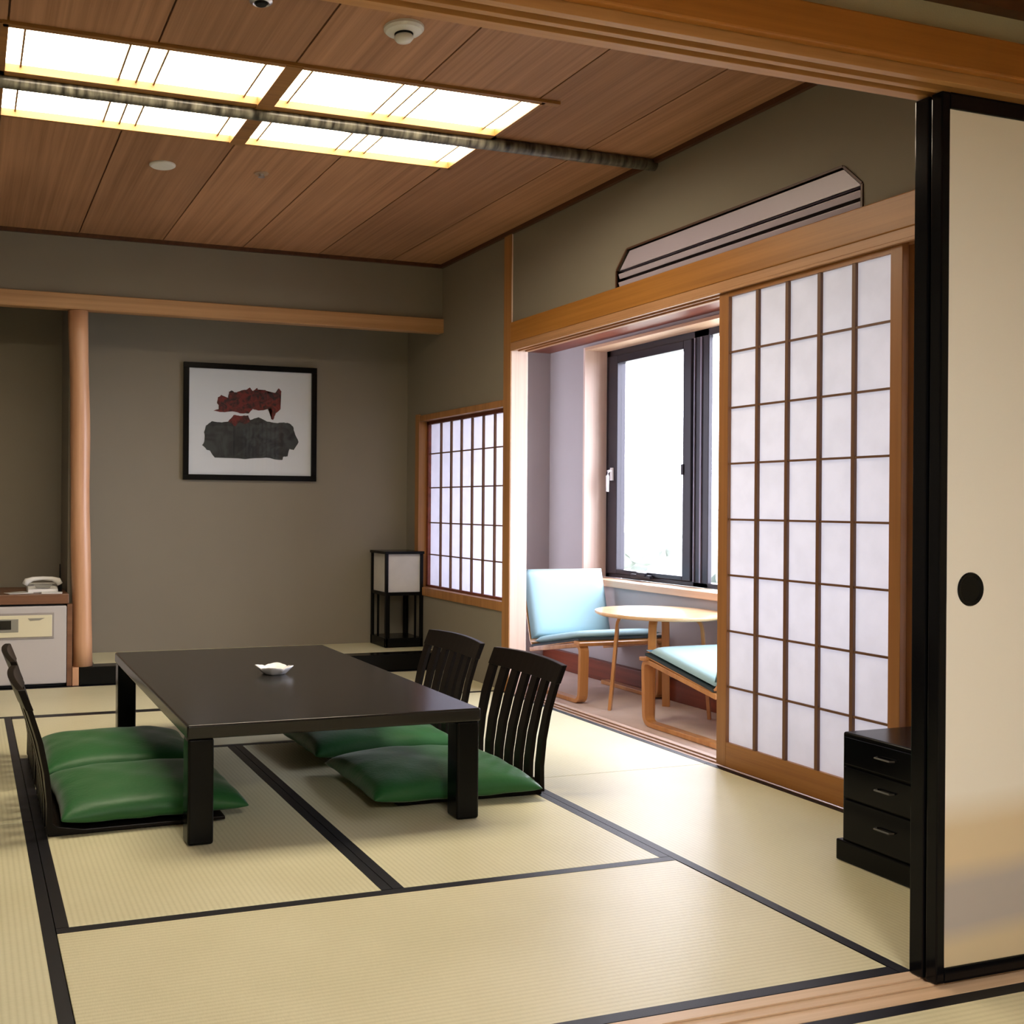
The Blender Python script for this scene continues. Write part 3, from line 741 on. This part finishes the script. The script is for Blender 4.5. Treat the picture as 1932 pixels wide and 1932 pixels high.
# ================================================================== LEGLESS CHAIRS (local: faces +x, back at x<0)
def back_x(z, lean=1.0):
    pts = [(0, 0), (.1, -.002), (.2, .008), (.3, .028), (.4, .060), (.48, .092)]
    for (za, xa), (zb, xb) in zip(pts, pts[1:]):
        if z <= zb: k = (z-za)/(zb-za); return -(xa+(xb-xa)*k)*lean
    return -pts[-1][1]*lean
def make_zaisu(lean):
    t = thing('legless_chair', '', 'chair', (0, 0, 0), 0, 'legless floor chairs around the low table')
    hw = .262
    # plate
    bm = newbm()
    prism(bm, [(-.012, .0), (.10, .0), (.56, .006), (.56, .018), (.10, .016), (.02, .030), (-.012, .05)], -hw+.01, hw-.01, 'Y')
    obj('seat_plate', bm, BLKWOOD, t, bevel=.003)
    def bow(y): return -.018*(1-(y/hw)**2)
    def slat(y0, y1, name):
        bm = newbm(); zs_ = [.0+.44*k/14 for k in range(15)]
        S = []
        for z in zs_:
            z2 = z+.012
            x = back_x(z2, lean)
            S.append([bm.verts.new((x+dx+bow(yy)*min(1, z2/.3), yy, z2)) for dx, yy in ((0, y0), (0, y1), (-.017, y1), (-.017, y0))])
        for A_, B_ in zip(S, S[1:]):
            for k in range(4): bm.faces.new((A_[k], A_[(k+1) % 4], B_[(k+1) % 4], B_[k]))
        bm.faces.new(S[0]); bm.faces.new(S[-1][::-1])
        obj(name, bm, BLKWOOD, t)
    slat(-hw, -hw+.042, 'stile'); slat(hw-.042, hw, 'stile')
    inner = hw-.042
    pitch = 2*inner/5.6
    for k in range(5):
        c = (k-2)*(2*inner+.028)/6
        slat(c-.0225, c+.0225, 'slat')
    # curved top rail
    bm = newbm(); S = []; ny = 12
    for k in range(ny+1):
        y = -hw-.004+(2*hw+.008)*k/ny
        zt = .469+.008*(1-(y/hw)**2); zb = .402
        xb_ = back_x(zb, lean)+bow(y); xt = back_x(zt, lean)+bow(y)
        S.append([bm.verts.new(p) for p in ((xb_+.003, y, zb), (xt+.003, y, zt), (xt-.020, y, zt), (xb_-.020, y, zb))])
    for A_, B_ in zip(S, S[1:]):
        for k in range(4): bm.faces.new((A_[k], A_[(k+1) % 4], B_[(k+1) % 4], B_[k]))
    bm.faces.new(S[0]); bm.faces.new(S[-1][::-1])
    obj('top_rail', bm, BLKWOOD, t, bevel=.003)
    return t
zr = make_zaisu(1.0)
zr.location = (1.990, 3.665, 0); zr.rotation_euler = (0, 0, PI); zr['label'] = 'black slat-backed legless chair on the right of the table, nearer the viewer'
dup(zr, (1.985, 4.305, 0), PI, 'black slat-backed legless chair on the right of the table, farther one by the alcove')
dup(zr, (.262, 3.685, 0), 0, 'black legless chair on the left of the table, nearer the viewer')
dup(zr, (.262, 4.305, 0), 0, 'black legless chair on the left of the table, farther one in front of the heater')

def make_cushion(lx, ly, h, label, loc, rz, seed=0):
    random.seed(seed); SM = .3
    bm = newbm(); n = 28; top = {}; bot = {}
    ph = [random.uniform(0, 6) for _ in range(6)]
    for i in range(n+1):
        for j in range(n+1):
            u = -1+2*i/n; v = -1+2*j/n
            e = (1-u**6)*(1-v**6)
            puff = max(0, (1-abs(u)**3.2)*(1-abs(v)**3.2))**.42
            # edges pulled in between the corners
            ku = 1-.045*(1-v*v)*abs(u)**4; kv = 1-.045*(1-u*u)*abs(v)**4
            wr = .004*math.sin(5*u+ph[0]+2*v)*math.sin(4*v+ph[1])+.002*math.sin(11*u+ph[2])*math.sin(9*v+ph[3])
            r = math.atan2(v, u)
            edge_w = .003*math.sin(14*r+ph[4])*(1-puff)
            x = u*lx/2*ku; y = v*ly/2*kv
            zt = h*SM+puff*(h*(1-SM)+wr)+edge_w; zb = h*SM-puff*h*SM+edge_w
            top[i, j] = bm.verts.new((x, y, zt))
            bot[i, j] = top[i, j] if (i in (0, n) or j in (0, n)) else bm.verts.new((x, y, max(0, zb)))
    for i in range(n):
        for j in range(n):
            bm.faces.new((top[i, j], top[i+1, j], top[i+1, j+1], top[i, j+1]))
            bm.faces.new((bot[i, j], bot[i, j+1], bot[i+1, j+1], bot[i+1, j]))
    o = obj('floor_cushion', bm, GREEN, smooth=True)
    o.location = loc; o.rotation_euler = (0, 0, rz)
    sd = o.modifiers.new('sub', 'SUBSURF'); sd.levels = 1; sd.render_levels = 1
    tag(o, label, 'cushion', 'green cushions on the legless chairs')
    return o
make_cushion(.66, .59, .105, 'green satin cushion on the near right chair, by the front right table leg', (1.648, 3.630, .013), -.02, 1)
make_cushion(.66, .57, .105, 'green satin cushion on the far right chair, mostly under the table', (1.640, 4.285, .019), .02, 2)
make_cushion(.63, .58, .10, 'green satin cushion on the near left chair, by the front left table leg', (.590, 3.70, .019), .02, 3)
make_cushion(.61, .58, .10, 'green satin cushion on the far left chair, behind the nearer left one', (.582, 4.305, .019), -.02, 4)

# ================================================================== BLACK DRAWER CHEST
t = thing('drawer_chest', 'small black lacquered three-drawer chest on the tatami before the shoji', 'chest', (2.69, 2.345, 0))
bm = newbm(); box(bm, -.195, .20, -.165, .165, .03, .385); o = obj('body', bm, LACQ, t, bevel=.008, seg=3); shade(o)
bm = newbm(); box(bm, -.205, .205, -.178, .178, 0, .062); obj('plinth', bm, LACQ, t, bevel=.004)
for z0, z1 in ((.292, .372), (.195, .284), (.070, .187)):
    bm = newbm(); box(bm, -.203, -.19, -.152, .152, z0, z1); d_ = obj('drawer', bm, LACQ_F, t, bevel=.002)
    zc_ = (z0+z1)/2+.006
    bm = newbm(); tube(bm, [(-.203, -.030, zc_), (-.217, -.026, zc_), (-.217, .026, zc_), (-.203, .030, zc_)], .0026, 8)
    obj('handle', bm, HMETAL, d_)

# ================================================================== FUSUMA
def fusuma(y0, y1, x0, x1, label, front=True):
    t = thing('fusuma_door', label, 'sliding door', (x0, (y0+y1)/2, .002)); hy_ = (y1-y0)/2; Wd = x1-x0
    for a_, b_ in ((0, .024), (Wd-.024, Wd)):
        bm = newbm(); box(bm, a_, b_, -hy_, hy_, 0, 1.975); obj('stile', bm, LACQ_F, t, bevel=.003)
    bm = newbm(); box(bm, .024, Wd-.024, -hy_, hy_, 1.938, 1.975); obj('top_rail', bm, LACQ_F, t, bevel=.002)
    bm = newbm(); box(bm, .024, Wd-.024, -hy_, hy_, 0, .034); obj('bottom_rail', bm, LACQ_F, t, bevel=.002)
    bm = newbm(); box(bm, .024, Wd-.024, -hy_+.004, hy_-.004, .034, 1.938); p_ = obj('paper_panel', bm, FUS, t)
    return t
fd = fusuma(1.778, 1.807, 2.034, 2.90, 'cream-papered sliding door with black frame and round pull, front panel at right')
bm = newbm(); M = Matrix.Rotation(PI/2, 4, 'X')
lathe(bm, [(0, .0015), (.028, .0015), (.031, .0035), (.036, .0045), (.038, .002), (.038, 0)], n=40)
for v in bm.verts: v.co = M @ v.co + Vector((.096, -.0098, .872))
obj('door_pull', bm, LACQ, fd, smooth=False)
fusuma(1.813, 1.850, 2.034, 2.90, 'second black-framed sliding door stacked just behind the front one')

# ================================================================== HEATER CABINET, SHELF, PHONE
t = thing('heater_cabinet', 'grey metal fan heater cabinet with cream control panel under the shelf', 'heater', (0, YB, 0))
bm = newbm(); box(bm, -.45, .553, .002, .3, .016, .462); obj('body', bm, LGREY, t, bevel=.006)
bm = newbm(); box(bm, -.44, .545, .02, .29, 0, .018); obj('plinth', bm, BLACK, t)
bm = newbm(); box(bm, -.2, .482, -.004, .004, .277, .424); obj('panel_surround', bm, mat('grey_surround', (.28, .25, .23, 1), .5), t, bevel=.002)
bm = newbm(); box(bm, -.19, .470, -.010, .002, .288, .412); cp = obj('control_panel', bm, CREAM, t, bevel=.003)
bm = newbm(); box(bm, -.06, .285, -.013, -.009, .318, .392); obj('control_bezel', bm, GREYP, cp, bevel=.002)
bm = newbm(); box(bm, -.04, .245, -.016, -.012, .335, .385); obj('display', bm, DISP, cp)
bm = newbm(); prism(bm, [(.335, .395), (.43, .395), (.40, .383), (.35, .381)], -.012, -.009, 'Y'); obj('button', bm, GREYP, cp)
bm = newbm(); box(bm, XL, .563, YB-.008, 6.80, .474, .530)
tag(obj('wooden_shelf', bm, SHELF, bevel=.004), 'brown wooden shelf board over the grey heater cabinet', 'shelf')
bm = newbm(); box(bm, .555, .584, YB+.0, YB+.05, 0, .47)
tag(obj('side_strip', bm, SHELF), 'narrow wooden strip between heater cabinet and round pillar', 'strip')
t = thing('telephone', 'off-white desk telephone on the shelf left of the pillar', 'telephone', (.425, 6.42, .530))
bm = newbm(); prism(bm, [(-.09, 0), (.09, 0), (.09, .045), (.05, .05), (-.09, .02)], -.085, .085, 'X'); o = obj('phone_body', bm, WPLAS, t, bevel=.006, seg=3); 
bm = newbm(); hp = [(-.10, .0, .045), (-.088, .0, .066), (-.055, 0, .078), (0, 0, .082), (.055, 0, .078), (.088, 0, .066), (.10, 0, .045)]
tube(bm, [(x, -.04+y, z) for x, y, z in hp], [.017, .019, .013, .011, .013, .019, .017], 12); obj('handset', bm, WPLAS, t, smooth=True)
bm = newbm(); prism(bm, [(-.05, .048), (.05, .048), (.04, .03), (-.04, .03)], -.088, -.084, 'Y'); obj('cradle_gap', bm, GREYP, t)
bm = newbm(); tube(bm, [(.104, .02, 0), (.104, .02, .16)], [.006, .0035], 8); box(bm, .094, .114, .0, .04, 0, .045); obj('antenna', bm, BLACK, t)
t = thing('note_papers', 'few loose white papers lying left of the telephone', 'papers', (.29, 6.34, .5305), .3)
bm = newbm(); box(bm, -.07, .07, -.05, .05, 0, .0015); obj('sheet', bm, WPLAS, t)
bm = newbm(); box(bm, -.05, .06, -.05, .05, 0, .0012)
for v in bm.verts: v.co = Matrix.Rotation(.5, 4, 'Z') @ v.co + Vector((.03, .02, .0018 if v.co.z >= 0 else 0))
obj('sheet', bm, WPLAS, t)
bm = newbm(); box(bm, -.055, .06, -.035, .035, 0, .006)
o = obj('notepad', bm, WPLAS, None, bevel=.001); o.location = (.47, 6.29, .5305); o.rotation_euler = (0, 0, -.1)
tag(o, 'thin white notepad in front of the telephone on the shelf', 'notepad')

# ================================================================== SUNROOM FURNITURE (local: faces -y, front at y=0)
def make_lounge():
    t = thing('lounge_chair', '', 'armchair', (0, 0, 0), 0, 'bentwood easy chairs in the window room')
    hw = .31
    for s in (-1, 1):
        bm = newbm()
        path = rounded([(.62, .015), (.012, .015), (.0, .362), (.60, .258)], .055, 6)
        x0, x1 = (s*hw, s*(hw-.06)); strip(bm, path, min(x0, x1), max(x0, x1), .026)
        obj('side_frame', bm, BENT, t, bevel=.003)
    bm = newbm(); strip(bm, [(-.016, .365), (.05, .372)], -hw-.012, hw+.012, .024); obj('front_rail', bm, BENT, t, bevel=.006)
    bm = newbm(); strip(bm, rounded([(.03, .382), (.595, .275), (.735, .775)], .06, 6), -hw+.006, hw-.006, .012); obj('shell', bm, BENT, t, bevel=.002)
    def pad(p0, p1, th, name):
        bm = newbm(); a_ = Vector(p0); b_ = Vector(p1); d = (b_-a_); ln = d.length; d.normalize(); nrm = Vector((-d.y, d.x))
        if nrm.y < 0 and abs(nrm.y) > abs(nrm.x): nrm = -nrm
        if name == 'back_cushion': nrm = Vector((-abs(nrm.x), abs(nrm.y))) if nrm.x > 0 else nrm
        nx, ny = 14, 14; top = {}; bot = {}
        for i in range(nx+1):
            for j in range(ny+1):
                u = -1+2*i/nx; v = -1+2*j/ny
                pf = max(0, (1-abs(u)**6)*(1-abs(v)**6))**.35
                base = a_+d*ln*(v+1)/2
                x = u*(hw-.006)
                q = base+nrm*(th*.35+th*.65*pf); q2 = base+nrm*(th*.35-th*.35*pf)
                top[i, j] = bm.verts.new((x, q.x, q.y))
                bot[i, j] = top[i, j] if i in (0, nx) or j in (0, ny) else bm.verts.new((x, q2.x, q2.y))
        for i in range(nx):
            for j in range(ny):
                bm.faces.new((top[i, j], top[i+1, j], top[i+1, j+1], top[i, j+1])); bm.faces.new((bot[i, j], bot[i, j+1], bot[i+1, j+1], bot[i+1, j]))
        return obj(name, bm, CYAN, t, smooth=True)
    c = pad((.022, .398), (.58, .292), .055, 'seat_cushion')
    bm = newbm(); strip(bm, [(.018, .394), (.58, .286)], -hw+.004, hw-.004, .014); obj('cushion_underside', bm, CYAN_S, c)
    pad((.603, .325), (.727, .772), .05, 'back_cushion')
    return t
lc = make_lounge(); lc.location = (3.832, 5.575, ZE); lc['label'] = 'bentwood easy chair with pale blue back cushion facing the viewer, left of the round table'
dup(lc, (3.836, 4.952, ZE), PI, 'bentwood easy chair seen from behind its seat, partly hidden by the shoji')
t = thing('round_table', 'small round light-wood table between the two easy chairs', 'table', (3.805, 5.185, ZE))
bm = newbm(); lathe(bm, [(0, .574), (.350, .574), (.362, .582), (.364, .590), (.362, .596), (0, .596)], n=64); obj('tabletop', bm, BENT_TOP, t, smooth=False)
for k in range(4):
    an = PI/4+k*PI/2
    bm = newbm(); path = rounded([(.10, .565), (.232, .565), (.278, .0)], .06, 6); strip(bm, path, -.022, .022, .018)
    R = Matrix.Rotation(an-PI/2, 4, 'Z')
    for v in bm.verts: v.co = R @ v.co
    obj('leg', bm, BENT, t, bevel=.002)

# ================================================================== OUTSIDE
bm = newbm(); box(bm, 6, 120, -60, 120, -9.2, -9); struct('ground_outside', bm, GRD, label='pale ground far below the window', cat='ground')
def tree(x, y, h, r, label, seed):
    random.seed(seed); t = thing('far_tree', label, 'tree', (x, y, -9), 0, 'distant trees through the window')
    bm = newbm(); tube(bm, [(0, 0, 0), (0, 0, h*.6)], [.35, .2], 8); obj('trunk', bm, BARK, t)
    bm = newbm()
    for _ in range(26):
        c = Vector((random.uniform(-r, r), random.uniform(-r, r), h*.45+random.uniform(0, h*.5))); rr = random.uniform(.25, .5)*r
        bmesh.ops.create_icosphere(bm, subdivisions=2, radius=rr, matrix=Matrix.Translation(c))
    for v in bm.verts: v.co += Vector((random.uniform(-.1, .1), random.uniform(-.1, .1), random.uniform(-.1, .1)))
    obj('crown', bm, LEAF, t)
tree(38, 52, 8.6, 2.2, 'distant pale tree low in the window, left of centre', 11)
tree(46, 58, 7.6, 2.2, 'distant pale tree lowest in the window', 12)
tree(34, 43.5, 7.9, 2.4, 'distant pale tree low in the window at its right edge', 13)

# ================================================================== LIGHT
w = bpy.data.worlds.new('world'); SC.world = w; w.use_nodes = True
bg = w.node_tree.nodes['Background']; bg.inputs[0].default_value = (.89, .87, 1.0, 1); bg.inputs[1].default_value = 15.5
for y0_, y1_ in ((4.2, 6.585), (2.0, 4.2)):
    ld = bpy.data.lights.new('sky_portal', 'AREA'); ld.shape = 'RECTANGLE'; ld.size = WT-WB; ld.size_y = y1_-y0_
    ld.cycles.is_portal = True
    lo = bpy.data.objects.new('sky_portal', ld); C.objects.link(lo); lo.location = (XG+.07, (y0_+y1_)/2, (WT+WB)/2); lo.rotation_euler = (0, PI/2, 0)

# ================================================================== CAMERA
cam = bpy.data.cameras.new('camera'); co = bpy.data.objects.new('camera', cam); C.objects.link(co)
yaw, pit, rol = .326393, .000324206, .00738885
F = Vector((math.sin(yaw)*math.cos(pit), math.cos(yaw)*math.cos(pit), math.sin(pit)))
R = Vector((math.cos(yaw), -math.sin(yaw), 0)); U = R.cross(F)
R2 = R*math.cos(rol)+U*math.sin(rol); U2 = -R*math.sin(rol)+U*math.cos(rol)
Mx = Matrix((R2, U2, -F)).transposed().to_4x4(); Mx.translation = Vector((0, 0, 1.05233)); co.matrix_world = Mx
cam.sensor_width = 36; cam.sensor_fit = 'HORIZONTAL'; cam.lens = 36*1998.333/1932
cam.shift_x = 353.336/1932; cam.shift_y = -14.2737/1932
cam.clip_start = .05; cam.clip_end = 400
SC.camera = co
vs_ = SC.view_settings; vs_.view_transform = 'Standard'; vs_.look = 'None'; vs_.gamma = 1; vs_.exposure = 0; vs_.use_curve_mapping = False
SC.cycles.max_bounces = 12; SC.cycles.diffuse_bounces = 8; SC.cycles.transmission_bounces = 8; SC.cycles.transparent_max_bounces = 12
SC.cycles.sample_clamp_indirect = 6
